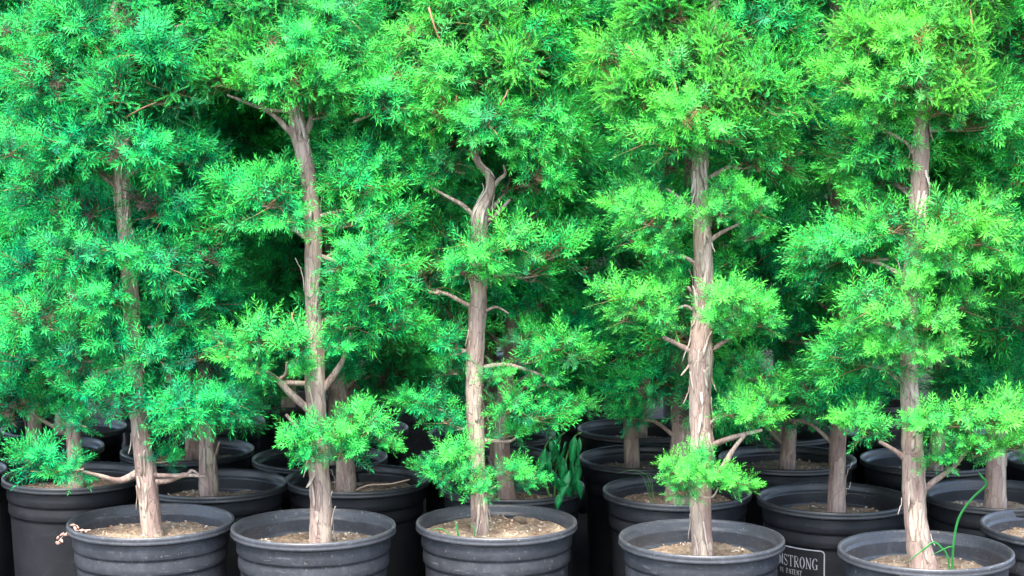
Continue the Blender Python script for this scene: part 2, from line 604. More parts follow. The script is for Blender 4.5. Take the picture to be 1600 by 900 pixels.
def put_clump(parent, pos, rad, face, yellow=0., blue=0., whip=False, tilt=None):
    """pos in world; parent is an Empty without rotation"""
    key = 'w' if whip else ('s' if rad < .080 else 'm' if rad < .120 else 'l')
    nom, ms = CL[key]
    me = ms[CLN[key] % len(ms)]; CLN[key] += 1
    o = bpy.data.objects.new('foliage_clump', me)
    COL.objects.link(o)
    o.parent = parent
    o.location = Vector(pos) - parent.location
    s = min(1.3, max(.6, rad / nom))
    o.scale = (s, s * random.uniform(.92, 1.08), s * random.uniform(.92, 1.12))
    tl = random.gauss(0, .14)
    o.rotation_euler = (random.gauss(0, .16), tl if tilt is None else tilt, face + random.gauss(0, .25))
    o.color = (min(1, max(0, yellow + random.gauss(0, .08))), min(1, max(0, blue + random.gauss(0, .08))), 0, 1)
    return o


# ------------------------------------------------------------------ pots
def lathe(profile, seg):
    V, Fc = [], []
    for (r, z) in profile:
        for j in range(seg):
            a = 2 * math.pi * j / seg
            V.append((r * math.cos(a), r * math.sin(a), z))
    for i in range(len(profile) - 1):
        for j in range(seg):
            k = (j + 1) % seg
            Fc.append((i * seg + j, i * seg + k, (i + 1) * seg + k, (i + 1) * seg + j))
    return V, Fc


# profile from the rim (z = RIM) downwards, nesting steps; outside goes down, inside comes up
BODY = [(.2060, -.010), (.2038, -.020), (.2000, -.0225), (.1995, -.027), (.2012, -.044), (.2008, -.060), (.1988, -.0645), (.1962, -.0660),
        (.1960, -.072), (.1974, -.086), (.1968, -.101), (.1948, -.1055), (.1918, -.1070), (.1910, -.115), (.1850, -.240), (.1785, -.380),
        (.1760, -.398), (.170, -.408), (.02, -.408), (.02, -.402), (.168, -.402), (.1730, -.395), (.1755, -.378), (.182, -.240), (.188, -.115),
        (.1888, -.1075), (.1915, -.1060), (.1938, -.100), (.1915, -.070), (.1920, -.0655), (.1965, -.0640), (.1972, -.058), (.1965, -.030), (.1968, -.0245), (.2012, -.0230), (.2020, -.018), (.2045, -.009)]
LIP = [(.2045, -.0085), (.2070, -.0020), (.2090, -.0004), (.2118, .0), (.2140, -.0015), (.2152, -.0050), (.2152, -.0095), (.2146, -.0125), (.2156, -.0145),
       (.2158, -.0190), (.2146, -.0210), (.2120, -.0205), (.2060, -.0180), (.2045, -.0100), (.2045, -.0085)]


def lathe_mesh(name, prof, seg=72):
    V, Fc = lathe([(r, z + RIM) for r, z in prof], seg)
    me = mesh_from(name, V, Fc, True)
    me.materials.append(M_POT)
    return me


ME_BODY = lathe_mesh('pot_body', BODY)
ME_LIP = lathe_mesh('pot_rim', LIP)


def soil_mesh(seed, depth):
    V, Fc = [(0, 0, RIM - depth + .004)], []
    rings, seg = 16, 48
    for i in range(1, rings + 1):
        r = .194 * i / rings
        for j in range(seg):
            a = 2 * math.pi * j / seg
            x, y = r * math.cos(a), r * math.sin(a)
            z = .012 * noise.noise((x * 14 + seed, y * 14, seed)) + .006 * noise.noise((x * 50, y * 50 + seed, 1)) + .003 * noise.noise((x * 120, y * 120, seed))
            z += .008 * (1 - (r / .194) ** 2)
            V.append((x, y, RIM - depth + z))
    for j in range(seg): Fc.append((0, 1 + j, 1 + (j + 1) % seg))
    for i in range(rings - 1):
        for j in range(seg):
            k = (j + 1) % seg
            Fc.append((1 + i * seg + j, 1 + (i + 1) * seg + j, 1 + (i + 1) * seg + k, 1 + i * seg + k))
    me = mesh_from('soil', V, Fc, True)
    me.materials.append(M_SOIL)
    # loose chips, clods and grit lying on it
    r = np.random.default_rng(int(seed) + 50)
    CV, CF, CCs = [], [], []
    for q in range(330):
        rr = .185 * math.sqrt(r.random()); a = r.uniform(0, 6.283)
        x, y = rr * math.cos(a), rr * math.sin(a)
        z = RIM - depth + .012 * noise.noise((x * 14 + seed, y * 14, seed)) + .006 * noise.noise((x * 50, y * 50 + seed, 1)) + .008 * (1 - (rr / .194) ** 2)
        kind = r.random()
        if kind < .55: sx, sy, sz = r.uniform(.006, .019), r.uniform(.002, .005), r.uniform(.0015, .004)
        elif kind < .9: sx = r.uniform(.003, .009); sy, sz = sx * .8, sx * .7
        else: sx = r.uniform(.002, .004); sy = sz = sx
        m = Matrix.Rotation(r.uniform(0, 6.28), 3, 'Z') @ Matrix.Rotation(r.normal(0, .35), 3, 'Y') @ Matrix.Rotation(r.normal(0, .5), 3, 'X')
        b0 = len(CV)
        for (ux, uy, uz) in ((-1, -.7, -1), (1, -.4, -1), (.8, .7, -1), (-.8, .9, -1), (-.7, -.5, 1), (.8, -.3, .7), (.6, .5, 1), (-.6, .6, .8)):
            v = m @ Vector((ux * sx * .5 * r.uniform(.7, 1.2), uy * sy * .5, uz * sz * .5))
            CV.append((x + v.x, y + v.y, z + v.z + sz * .25))
        CF += [tuple(b0 + t for t in f) for f in ((0, 3, 2, 1), (4, 5, 6, 7), (0, 1, 5, 4), (1, 2, 6, 5), (2, 3, 7, 6), (3, 0, 4, 7))]
        col = np.array([(0.288, 0.192, 0.12), (0.4, 0.304, 0.208), (0.176, 0.112, 0.072), (0.496, 0.432, 0.352), (0.24, 0.136, 0.08)][r.integers(5)]) * r.uniform(.6, 1.1)
        CCs += [col] * 8
    mc = mesh_from('mulch', CV, CF, False, np.array(CCs))
    mc.materials.append(M_CHIP)
    return me, mc


SOILS = {}
for d in (.035, .05, .065, .08): SOILS[d] = [soil_mesh(i * 7.3 + d * 100, d) for i in range(2)]


def make_pot(x, y, label, group=None, depth=.05, dia=.43, z=0., soil=True, rz=None, dust_and_light=.12):
    t = empty('nursery_pot', (x, y, z), random.uniform(0, 6.28) if rz is None else rz)
    tag(t, label, 'pot', group)
    s = dia / .4316
    t.scale = (s * random.uniform(.985, 1.012), s * random.uniform(.985, 1.012), 1)
    link('body', ME_BODY, t).color = (dust_and_light, 0, 0, 1)  # besides dust, this tone paints front pots lit and rear pots shaded
    link('rim', ME_LIP, t).color = (min(1, dust_and_light * 1.3), 0, 0, 1)
    if soil:
        a, b = random.choice(SOILS[depth])
        so = link('soil', a, t)
        mu = link('mulch', b, so); tag(mu, kind='stuff')
    return t


# ------------------------------------------------------------------ peeling bark
def peeling(parent, path, rad, n, seed, cam_side=True):
    r = random.Random(seed)
    V, Fc = [], []
    fr = frames(path)
    N = len(fr)
    for q in range(n):
        i0 = r.randrange(2, max(3, N - 12))
        ln = r.uniform(.02, .085)
        wd = r.uniform(.004, .011)
        a0 = r.gauss(0, 1.1) if cam_side else r.uniform(-3.14, 3.14)
        up = r.random() < .4
        lift = r.uniform(.002, .010) if r.random() < .68 else r.uniform(.01, .024)
        steps = 6
        b0 = len(V)
        tw = r.gauss(0, .25)
        for k in range(steps + 1):
            f = k / steps
            # walk along the trunk by length
            s = ln * f
            i = i0; acc = 0
            while i < N - 2 and acc < s:
                acc += (fr[i + 1][0] - fr[i][0]).length; i += 1
            p, t, nn, b = fr[i]
            g = (f if up else 1 - f)
            off = .0012 + lift * g ** 2.2
            wk = wd * (1 - .55 * g ** 1.5) * (.6 + .4 * min(1, f * 6, (1 - f) * 6 + .2))
            for sgn in (-1, 0, 1):
                a = a0 + sgn * wk / rad[i] * .5 + tw * f
                rr = rad[i] * 1.03 + off + (.0012 if sgn == 0 else 0)
                V.append(p + (nn * math.cos(a) + b * math.sin(a)) * rr)
        for k in range(steps):
            for c in range(2):
                a = b0 + k * 3 + c
                Fc.append((a, a + 1, a + 4, a + 3))
    V = [v - parent.location for v in V]
    me = mesh_from('peeling_bark', V, Fc, True)
    me.materials.append(M_FLAKE)
    o = link('peeling_bark', me, parent)
    md = o.modifiers.new('thickness', 'SOLIDIFY'); md.thickness = .0012
    return tag(o, kind='stuff')


# ------------------------------------------------------------------ trees
def build_trunk(tree, pts, rad, seed, sides=34, step=.008, flakes=25, knots=()):
    path, rr = resample(pts, rad, step)
    for (kp, amp) in knots:
        for i, p in enumerate(path):
            d = np.linalg.norm(p - np.array(kp))
            rr[i] *= 1 + amp * math.exp(-(d / .022) ** 2)
    # root flare
    for i in range(min(8, len(rr))): rr[i] *= 1 + .16 * (1 - i / 8) ** 2
    V, Fc = tube(path, rr, sides, True, .10, .085, seed)
    V = [v - tree.location for v in V]
    me = mesh_from('trunk', V, Fc, True); me.materials.append(M_BARK)
    link('trunk', me, tree)
    if flakes: peeling(tree, [Vector(p) for p in path[:int(len(path) * .72)]], rr, flakes, seed)
    return path, rr


def build_branch(tree, pts, r0_, r1_, mat=None, name='branch', sides=10, step=.007, rough=.26):
    n = len(pts)
    rad = [r0_ + (r1_ - r0_) * i / (n - 1) for i in range(n)]
    path, rr = resample(pts, rad, step)
    V, Fc = tube(path, rr, sides, True, rough, rough * .7, random.random() * 50)
    V = [v - tree.location for v in V]
    me = mesh_from(name, V, Fc, True); me.materials.append(mat or M_BARK)
    return link(name, me, tree)


def front_tree(pot, label, trunk, branches, clumps, seed, yellow, blue, group, back=14, shoots=(), flakes=34, zmax=2.35, whips=.3):
    Y = pot[1]
    base = at(trunk[0][0], trunk[0][1], Y)
    base = Vector((base.x, Y, RIM - .075))
    t = empty('juniper_tree', base)
    tag(t, label, 'tree', group)
    k = mpp(Y)
    pts, rad = [], []
    for (px, py, w) in trunk:
        pts.append(at(px, py, Y)); rad.append(w * .48 * k)
    pts.insert(0, Vector((pts[0].x, Y, base.z))); rad.insert(0, rad[0] * 1.05)
    top = pts[-1].copy()
    h = zmax - top.z
    for f in (.35, .7, 1.0):
        pts.append(top + Vector((.03 * math.sin(seed + f * 4), .03 * math.cos(seed * 2 + f * 3), h * f))); rad.append(rad[4] * (.62 - .5 * f))
    knots = [(at(b[0][0][0], b[0][0][1], Y), .10) for b in branches if len(b[0]) > 1]
    path, rr = build_trunk(t, pts, rad, seed, knots=knots, flakes=flakes)
    for b in branches:
        P = [at(p[0], p[1], Y + (p[2] if len(p) > 2 else -.01 * i)) for i, p in enumerate(b[0])]
        # root the limb inside the trunk
        q = min(path, key=lambda c: abs(c[2] - P[0].z))
        P.insert(0, Vector((q[0], q[1], P[0].z - .006)))
        build_branch(t, P, b[1] * .5 * k * 1.0, b[2] * .5 * k * .6)
    for s in shoots:
        P = [at(p[0], p[1], Y + p[2] + .08) for p in s]
        build_branch(t, P, .0032, .0014, M_TWIG, 'shoot', 6, .02, .1)
    for c in clumps:
        px, py, r_, dy = c[:4]
        yl = yellow + (c[4] if len(c) > 4 else 0)
        bl = blue + (c[5] if len(c) > 5 else 0)
        pos = at(px, py, Y + dy)
        q = min(path, key=lambda c_: abs(c_[2] - pos.z))
        face = math.atan2(pos.y - q[1], pos.x - q[0])
        put_clump(t, pos, r_ * k, face, yl + (.14 if py < 190 else 0), bl, whip=py < 170 and random.random() < whips)  # top clumps turn yellower and lighter, sky light painted in
    # the side turned away from the camera
    r = random.Random(seed)
    for i in range(back):
        z = RIM + .45 + (zmax - RIM - .55) * (i + r.random()) / back
        q = min(path, key=lambda c_: abs(c_[2] - z))
        a = r.uniform(.15, math.pi - .15)
        dist = r.uniform(.10, .22) * (1 - .5 * (z - RIM) / 2.2)
        pos = Vector((q[0] + dist * math.cos(a), q[1] + dist * math.sin(a), z))
        put_clump(t, pos, r.uniform(.10, .15), a, yellow, blue + .1, whip=z > 1.7 and r.random() < .6)
        P = [Vector((q[0], q[1], z - .06)), Vector((q[0], q[1], z)).lerp(pos, .5) + Vector((0, 0, -.02)), pos]
        build_branch(t, P, .007, .004, sides=6, step=.05, rough=.05)
    # fill of the crown between the limbs
    for i in range(8):
        z = 1.42 + .45 * (i + r.random()) / 8
        q = min(path, key=lambda c_: abs(c_[2] - z))
        a = r.uniform(-.5, math.pi + .5); dist = r.uniform(.08, .24)
        put_clump(t, (q[0] + dist * math.cos(a), q[1] + dist * math.sin(a), z), r.uniform(.11, .15), a, yellow + .1, blue, whip=r.random() < whips)
    # the crown above the picture
    for i in range(9):
        z = 1.80 + (zmax - 1.75) * (i + .5) / 9
        q = min(path, key=lambda c_: abs(c_[2] - z))
        a = r.uniform(0, 6.283); dist = .17 * (1.05 - (z - 1.8) / (zmax - 1.75))
        put_clump(t, (q[0] + dist * math.cos(a), q[1] + dist * math.sin(a), z), r.uniform(.10, .14), a, yellow, blue, whip=True)
    return t


def row_tree(x, y, label, group, seed, width=26, lean=(0, 0), low=.22, yellow=.0, blue=.25, n=24, height=1.85, spread=1.0, detail=True, depth=.06):
    r = random.Random(seed)
    base = Vector((x, y, RIM - depth - .02))
    t = empty('juniper_tree', base)
    tag(t, label, 'tree', group)
    rb = width * .5 * mpp(y)
    pts, rad = [base.copy()], [rb * 1.08]
    for i in range(1, 9):
        f = i / 8
        pts.append(Vector((x + lean[0] * f + r.gauss(0, .012), y + lean[1] * f + r.gauss(0, .012), base.z + (height + .05) * f)))
        rad.append(rb * (1 - .82 * f ** 1.2))
    path, rr = build_trunk(t, pts, rad, seed * 1.37, sides=18 if detail else 10, step=.016 if detail else .05, flakes=14 if detail else 0)
    az_ = r.uniform(0, 6.28)
    for i in range(n):
        f = (i + .3 + .5 * r.random()) / n
        z = RIM + low + (height - low) * f
        q = min(path, key=lambda c_: abs(c_[2] - z))
        az_ += 2.4 + r.gauss(0, .35)
        dist = spread * (.235 - .11 * f ** 1.5) * r.uniform(.55, 1.12)
        pos = Vector((q[0] + dist * math.cos(az_), q[1] + dist * math.sin(az_), z))
        rad_ = r.uniform(.115, .17) * (1 if f > .08 else .8)
        put_clump(t, pos, rad_, az_, yellow, blue * (1 - .6 * f), whip=f > .66 and r.random() < .7)  # lower clumps take more of the painted bluish shade
        if detail:
            P = [Vector((q[0], q[1], z - .05 - .06 * r.random())), Vector((q[0], q[1], z - .03)).lerp(pos, .55) + Vector((0, 0, r.uniform(-.035, .01))), pos]
            build_branch(t, P, .0075, .0035, sides=6, step=.03, rough=.08)
    return t


# ------------------------------------------------------------------ the front row
def potpos(cx, yc):
    p = on_plane(cx, yc, RIM)
    return (p.x, p.y)


PF = [potpos(236, 812), potpos(490, 820), potpos(776, 813), potpos(1096, 838), potpos(1446, 857), potpos(1663, 820)]
pot_labels = ['black nursery pot with a dried pinkish weed twig over its rim',
              'black nursery pot with deep-set soil around the trunk forked at its bare top',
              'black nursery pot filled almost to the rim with pale crumbly soil',
              'black nursery pot of the shaggy peeling trunk, hiding part of a printed label',
              'black nursery pot with long green grass blades growing in it',
              'black nursery pot with no trunk in view, beside the grassy pot']
deps = [.05, .065, .035, .065, .065, .05]
dias = [.436, .430, .428, .425, .431, .43]
for p, lb, d, w in zip(PF, pot_labels, deps, dias): make_pot(p[0], p[1], lb, 'front row of nursery pots', d, w, dust_and_light=1.0)

GF = 'trees of the front row'
front_tree(PF[0], 'leaning juniper with bare crooked low side branches and blue-green foliage over its upper half',
           [(238, 838, 34), (233, 790, 33), (228, 740, 33), (218, 660, 29), (209, 570, 26), (206, 480, 25), (197, 380, 24), (190, 290, 24), (188, 200, 22)],
           [([(216, 738), (196, 748), (182, 750), (150, 742, -.05), (120, 735, -.08)], 15, 7),
            ([(240, 752), (262, 750), (290, 742, -.04), (318, 745, -.06)], 16, 7),
            ([(286, 743, -.04), (300, 735, -.05), (312, 742, -.06)], 8, 4),
            ([(200, 575), (170, 580), (132, 598, -.04)], 9, 6),
            ([(212, 640), (250, 645, -.1), (300, 640, -.14)], 10, 5), ([(195, 470), (150, 455), (110, 470)], 9, 5), ([(200, 440), (240, 420), (280, 430)], 9, 5),
            ([(190, 300), (150, 270), (110, 250)], 9, 5), ([(190, 280), (230, 262), (270, 262)], 9, 5)],
           [(75, 728, 44, -.08, 0, .1), (108, 735, 34, -.1, 0, .1), (50, 722, 32, -.06), (255, 720, 16, -.02),
            (245, 640, 46, -.12), (300, 640, 52, -.15), (350, 630, 52, -.14, 0, .1), (275, 665, 36, -.16), (185, 615, 38, -.08), (140, 620, 44, -.05, 0, .2), (118, 660, 30, -.05, 0, .2),
            (60, 505, 55, -.1, .2), (30, 555, 48, -.08, .1), (110, 560, 50, -.06), (165, 470, 55, -.12, .12), (175, 540, 46, -.09, .05), (240, 560, 42, -.14, .1), (270, 500, 55, .02, 0, .2), (310, 560, 48, .0, 0, .2),
            (250, 420, 60, -.1), (330, 470, 50, .05, 0, .2), (120, 400, 60, -.08), (190, 400, 46, -.14, .05), (320, 400, 55, .0, 0, .1), (50, 420, 60, .0, 0, .15), (60, 300, 60, -.04, .1), (130, 330, 58, -.02, 0, .1),
            (260, 330, 62, -.04, 0, .1), (225, 240, 60, -.14), (110, 230, 66, -.1, 0, .1), (300, 250, 62, -.02), (180, 160, 66, -.14), (90, 130, 70, -.05, .1), (270, 150, 66, -.08), (240, 80, 64, -.16, .05), (130, 50, 70, -.06, .1),
            (40, 200, 60, .02, .1), (330, 90, 60, .0), (30, 60, 60, .0, .15), (220, 20, 66, -.06, .05), (15, 240, 36, -.25, .5)],
           11, .04, .45, GF, shoots=[[(195, 185, -.22), (220, 170, -.24), (244, 160, -.25)], [(130, 105, -.15), (142, 120, -.16), (150, 150, -.14)], [(40, 115, -.1), (55, 104, -.12), (68, 98, -.13)]])  # raised bluish value paints shade into this tree's foliage

front_tree(PF[1], 'juniper with pale flaking trunk, forked bare top and low bright clump at the base',
           [(501, 845, 36), (502, 800, 36), (500, 760, 33), (496, 700, 33), (494, 640, 31), (492, 590, 32), (492, 530, 29), (488, 450, 25), (490, 380, 27), (485, 310, 25), (476, 250, 26), (466, 200, 27), (458, 150, 18), (452, 90, 16)],
           [([(483, 640), (458, 618), (436, 596), (420, 583, -.06), (405, 580, -.08)], 15, 8), ([(436, 596), (446, 585), (448, 566)], 9, 5),
            ([(480, 682), (465, 668), (447, 648)], 10, 7), ([(506, 606), (522, 585), (536, 562), (548, 520, -.04)], 15, 7), ([(512, 500), (530, 488), (546, 468)], 11, 6),
            ([(478, 372), (462, 362), (440, 355)], 9, 6), ([(455, 208), (425, 178), (392, 163, -.04), (355, 148, -.05)], 12, 5), ([(415, 170, -.03), (405, 150, -.04), (402, 132, -.05)], 6, 4),
            ([(478, 208), (487, 185), (484, 165), (490, 150)], 13, 9), ([(500, 400), (540, 415), (570, 425)], 10, 5), ([(492, 340), (530, 330), (560, 325)], 9, 5), ([(540, 350), (528, 345), (520, 330)], 6, 4)],
           [(470, 690, 38, -.10, .15), (520, 680, 40, -.14, .25), (575, 672, 42, -.12, .25), (540, 710, 36, -.12, .05), (600, 690, 26, -.12, .15), (480, 715, 26, -.11), (555, 650, 28, -.08, .1),
            (372, 560, 36, -.1, .2), (415, 530, 46, -.14, .25), (460, 545, 40, -.14, .2), (400, 580, 32, -.12, .1), (350, 535, 26, -.06, .15), (475, 580, 22, -.08),
            (560, 405, 50, -.1, .1), (605, 425, 46, -.06, .1), (590, 470, 46, -.06), (540, 455, 36, -.09, .05), (615, 510, 42, -.02, 0, .1), (555, 510, 36, -.04, 0, .1), (535, 420, 32, -.13, .1), (530, 545, 30, -.07),
            (420, 320, 46, -.1, .05), (375, 300, 40, -.05), (450, 345, 40, -.11, .1), (385, 340, 36, -.05, .1), (440, 285, 36, -.06),
            (570, 300, 46, -.04, .1), (550, 350, 44, -.06, .1), (610, 350, 40, -.02, 0, .05), (540, 290, 34, -.03, .1), (590, 385, 34, -.05),
            (430, 130, 56, -.12, .1), (500, 130, 50, -.10, .2), (390, 90, 56, -.06), (470, 70, 60, -.12, .1), (540, 90, 56, -.02, .1), (420, 20, 60, -.08, .1), (520, 20, 60, -.06, .15), (560, 170, 50, .05, .1),
            (350, 130, 26, -.06, .1), (395, 140, 30, -.05, .1), (350, 30, 56, .0), (510, 180, 36, -.03, .1), (530, 230, 46, .08, .1)],
           22, .12, .08, GF, shoots=[[(398, 15, -.12), (392, 45, -.14), (396, 70, -.14)], [(490, 55, -.15), (475, 75, -.14), (478, 100, -.14)], [(468, 520, -.18), (457, 500, -.2), (456, 488, -.2)]])

front_tree(PF[2], 'juniper with smooth pinkish trunk forking into three crooked limbs below its round crown',
           [(750, 833, 30), (749, 790, 28), (746, 740, 26), (744, 690, 27), (741, 620, 28), (743, 540, 28), (748, 460, 27), (750, 390, 25), (749, 340, 26), (757, 316, 22), (766, 296, 15), (764, 275, 13), (748, 255, 12), (742, 225, 12), (756, 150, 12)],
           [([(742, 338), (722, 320), (700, 308), (668, 290, -.03)], 10, 6), ([(766, 342), (782, 328), (797, 312)], 11, 7), ([(772, 290), (780, 280), (790, 272), (787, 258)], 9, 6),
            ([(756, 574), (790, 570), (830, 580, -.04), (870, 598, -.05)], 9, 6), ([(757, 688), (785, 690), (800, 688, -.03), (810, 680, -.03)], 8, 5), ([(735, 545), (720, 552), (705, 556)], 8, 5), ([(733, 668), (724, 670), (712, 672)], 7, 4),
            ([(765, 748, -.03), (757, 735, -.06), (745, 728, -.08)], 6, 4), ([(770, 775, -.04), (762, 768, -.07), (775, 760, -.08)], 6, 4), ([(752, 490), (775, 480), (795, 490)], 7, 4), ([(752, 435), (800, 430), (830, 440), (842, 420)], 7, 4)],
           [(712, 715, 34, -.10, .35), (690, 748, 24, -.05, 0, .35), (735, 745, 24, -.12, .2), (800, 740, 30, -.08, .25), (825, 752, 28, -.05, 0, .35), (752, 768, 22, -.13, .05), (675, 735, 22, -.03, 0, .4),
            (668, 635, 36, -.02, 0, .2), (700, 660, 34, -.04, 0, .35), (640, 628, 24, -.0), (775, 590, 22, -.08, .1),
            (800, 640, 36, -.07, .1, .1), (840, 655, 40, -.04, 0, .1), (880, 640, 32, -.02, .0), (905, 638, 24, -.02, .05), (795, 680, 18, -.03), (820, 670, 24, -.03),
            (870, 545, 42, -.06, .15), (900, 560, 32, -.04, .1), (840, 560, 34, -.06, .1), (850, 600, 30, -.04), (815, 530, 30, .02), (700, 540, 40, .0, 0, .1), (670, 530, 38, .04, 0, .1), (700, 580, 30, .04, 0, .1),
            (745, 400, 42, -.14, .1), (800, 385, 48, -.12, .2), (860, 400, 48, -.06, .05), (900, 370, 36, .0, .05), (720, 425, 32, -.1, .05), (830, 430, 38, -.04), (770, 430, 30, -.12, .05),
            (690, 260, 52, .0, .05), (650, 220, 48, .02), (850, 280, 50, -.04, .05), (890, 250, 42, .02), (820, 230, 52, -.08, .15), (760, 195, 56, -.14, .25), (700, 180, 56, -.06, .1), (860, 190, 50, -.0, .2),
            (830, 340, 36, .02, .05), (720, 120, 64, -.10, .3), (800, 110, 64, -.14, .35), (870, 110, 56, .0, .3), (660, 70, 64, -.02, .3), (760, 40, 66, -.08, .4), (840, 40, 60, -.02, .35), (640, 140, 52, .04, .15), (710, 20, 60, -.02, .4),
            (655, 275, 40, .0), (700, 310, 36, .08), (790, 320, 26, .07)],
           33, .22, .04, GF, shoots=[[(670, 12, -.16), (680, 45, -.17), (692, 72, -.16)], [(812, 5, -.16), (795, 30, -.17), (776, 56, -.16)], [(716, 170, -.22), (712, 158, -.22), (714, 148, -.21)], [(780, 165, -.3), (790, 150, -.3), (794, 140, -.3)]])

front_tree(PF[3], 'juniper with straight shaggy trunk peeling in strips and yellow-green clump near its pot',
           [(1098, 862, 34), (1096, 820, 33), (1094, 780, 34), (1096, 700, 36), (1094, 630, 34), (1095, 560, 37), (1097, 500, 33), (1099, 430, 31), (1097, 360, 28), (1094, 300, 27), (1093, 250, 26), (1094, 190, 20)],
           [([(1085, 332), (1066, 313), (1042, 295)], 10, 6), ([(1108, 377), (1130, 362), (1157, 349)], 11, 7), ([(1088, 414), (1078, 406), (1062, 399)], 11, 6), ([(1104, 553), (1135, 532), (1180, 508, -.04)], 11, 6),
            ([(1084, 552), (1060, 538), (1036, 527)], 13, 8), ([(1110, 697), (1150, 682, -.05), (1190, 672, -.06)], 13, 8), ([(1112, 745, -.03), (1130, 730, -.05), (1146, 702, -.06), (1166, 678, -.06)], 13, 9),
            ([(1084, 485), (1070, 478), (1050, 487)], 7, 5), ([(1086, 462), (1080, 455), (1075, 448)], 9, 6), ([(1106, 520), (1116, 505), (1124, 485, -.06)], 15, 8), ([(1092, 760, -.04), (1096, 776, -.07), (1114, 776, -.08), (1122, 762, -.07)], 6, 4),
            ([(1082, 565), (1074, 575), (1064, 587)], 6, 3), ([(1112, 690), (1108, 665), (1122, 650)], 11, 6)],
           [(1050, 738, 28, -.12, .45), (1075, 748, 28, -.15, .4), (1105, 745, 26, -.15, .35), (1065, 770, 22, -.12, .2), (1130, 755, 26, -.11, .3), (1158, 758, 20, -.08, .3), (1095, 720, 16, -.12, .2),
            (1150, 650, 34, -.09, .35), (1190, 655, 32, -.08, .3), (1195, 630, 26, -.06, .2), (1150, 620, 26, .0, .1), (1190, 590, 36, .04, .05), (1160, 570, 30, .05, 0, .1),
            (1130, 470, 40, -.16, .3), (1165, 480, 36, -.12, .3), (1190, 508, 30, -.08, .15), (1115, 500, 28, -.15, .2), (1140, 520, 20, -.04, .1),
            (960, 465, 36, -.06, .25), (1000, 480, 40, -.09, .35), (1030, 500, 32, -.09, .3), (975, 500, 26, -.07, .25), (1040, 465, 20, -.05, .2),
            (975, 325, 36, -.05, .2), (1015, 350, 42, -.09, .25), (1050, 345, 36, -.1, .25), (1030, 390, 34, -.07, .2), (990, 375, 32, -.04, .15), (1015, 310, 30, -.04, .15),
            (1150, 315, 36, -.07, .2), (1180, 330, 30, -.05, .2), (1135, 300, 28, -.08, .2), (1180, 370, 28, -.03, .1), (1125, 335, 18, -.12, .15),
            (1050, 230, 46, -.1, .25), (1110, 215, 48, -.13, .3), (1010, 220, 44, -.04, .2), (1150, 215, 42, -.04, .2), (1170, 260, 34, .02, .1), (1070, 180, 54, -.13, .35), (1130, 160, 54, -.1, .35), (990, 150, 54, -.03, .3),
            (1040, 110, 56, -.08, .4), (1110, 90, 56, -.08, .4), (960, 90, 54, .0, .35), (1180, 130, 50, .0, .3), (1020, 40, 56, .0, .35), (1090, 20, 46, .02, .4), (1210, 90, 46, .04, .35)],
           44, .32, .0, GF, flakes=75, whips=.8, shoots=[[(1040, 168, -.16), (1010, 120, -.18), (978, 68, -.18)], [(1060, 155, -.2), (1052, 120, -.2), (1044, 92, -.2)], [(1010, 160, -.1), (990, 135, -.12), (962, 115, -.12)],
                                               [(1155, 130, -.05), (1166, 70, -.04), (1186, 0, -.02)], [(1168, 72, -.04), (1180, 60, -.04), (1196, 45, -.05)], [(1255, 90, .05), (1258, 60, .05), (1260, 30, .05)]])

front_tree(PF[4], 'yellowish juniper with thick straight trunk flaring at its base, grass blades beside it',
           [(1442, 880, 44), (1436, 850, 40), (1431, 810, 37), (1428, 760, 37), (1426, 710, 34), (1424, 650, 31), (1420, 570, 28), (1420, 490, 27), (1426, 400, 27), (1434, 330, 28), (1438, 260, 27), (1440, 195, 25), (1444, 150, 18)],
           [([(1438, 768), (1462, 750), (1492, 728, -.04), (1520, 690, -.06)], 14, 8), ([(1418, 722), (1402, 706), (1374, 690)], 13, 8), ([(1428, 240), (1415, 222), (1380, 203)], 9, 6), ([(1445, 318), (1452, 315), (1460, 320)], 9, 6),
            ([(1424, 500), (1390, 490), (1360, 500)], 9, 5), ([(1424, 380), (1470, 375), (1510, 380)], 9, 5), ([(1446, 180), (1458, 165), (1450, 150)], 9, 5)],
           [(1500, 665, 42, -.12, .3), (1550, 660, 46, -.14, .4), (1590, 650, 44, -.12, .4), (1460, 660, 36, -.13, .15), (1425, 665, 26, -.12, .1), (1540, 705, 36, -.12, .35), (1470, 722, 18, -.08, .0), (1580, 700, 32, -.1, .35), (1500, 690, 28, -.12, .2),
            (1360, 480, 46, -.1, .25), (1400, 510, 42, -.14, .3), (1340, 510, 32, -.06, .2), (1460, 510, 42, -.12, .25), (1380, 555, 34, -.1, .25), (1440, 555, 30, -.14, .25), (1480, 550, 32, -.08, .2), (1352, 672, 36, -.05, .1), (1330, 655, 34, -.04, .1), (1500, 480, 36, -.03, .2), (1420, 455, 34, -.13, .3),
            (1490, 350, 48, -.12, .45), (1530, 380, 46, -.1, .5), (1460, 390, 40, -.13, .35), (1500, 420, 40, -.1, .35), (1400, 360, 46, -.04, .2), (1365, 370, 40, .0, .15), (1430, 415, 32, -.13, .25), (1540, 330, 36, -.06, .35), (1350, 320, 36, .06, .05),
            (1380, 150, 46, -.09, .35), (1430, 130, 50, -.14, .4), (1490, 140, 50, -.1, .55), (1330, 130, 44, -.02, .25), (1360, 190, 36, -.03, .25), (1470, 175, 34, -.08, .4), (1420, 70, 56, -.12, .45), (1500, 70, 54, -.08, .55), (1350, 70, 50, -.02, .35), (1440, 15, 56, -.06, .5), (1520, 15, 50, -.04, .5)],
           55, .38, .0, GF, flakes=40, shoots=[[(1450, 175, -.2), (1458, 160, -.22), (1452, 148, -.22)], [(1515, 70, -.2), (1520, 40, -.2), (1516, 15, -.2)]])

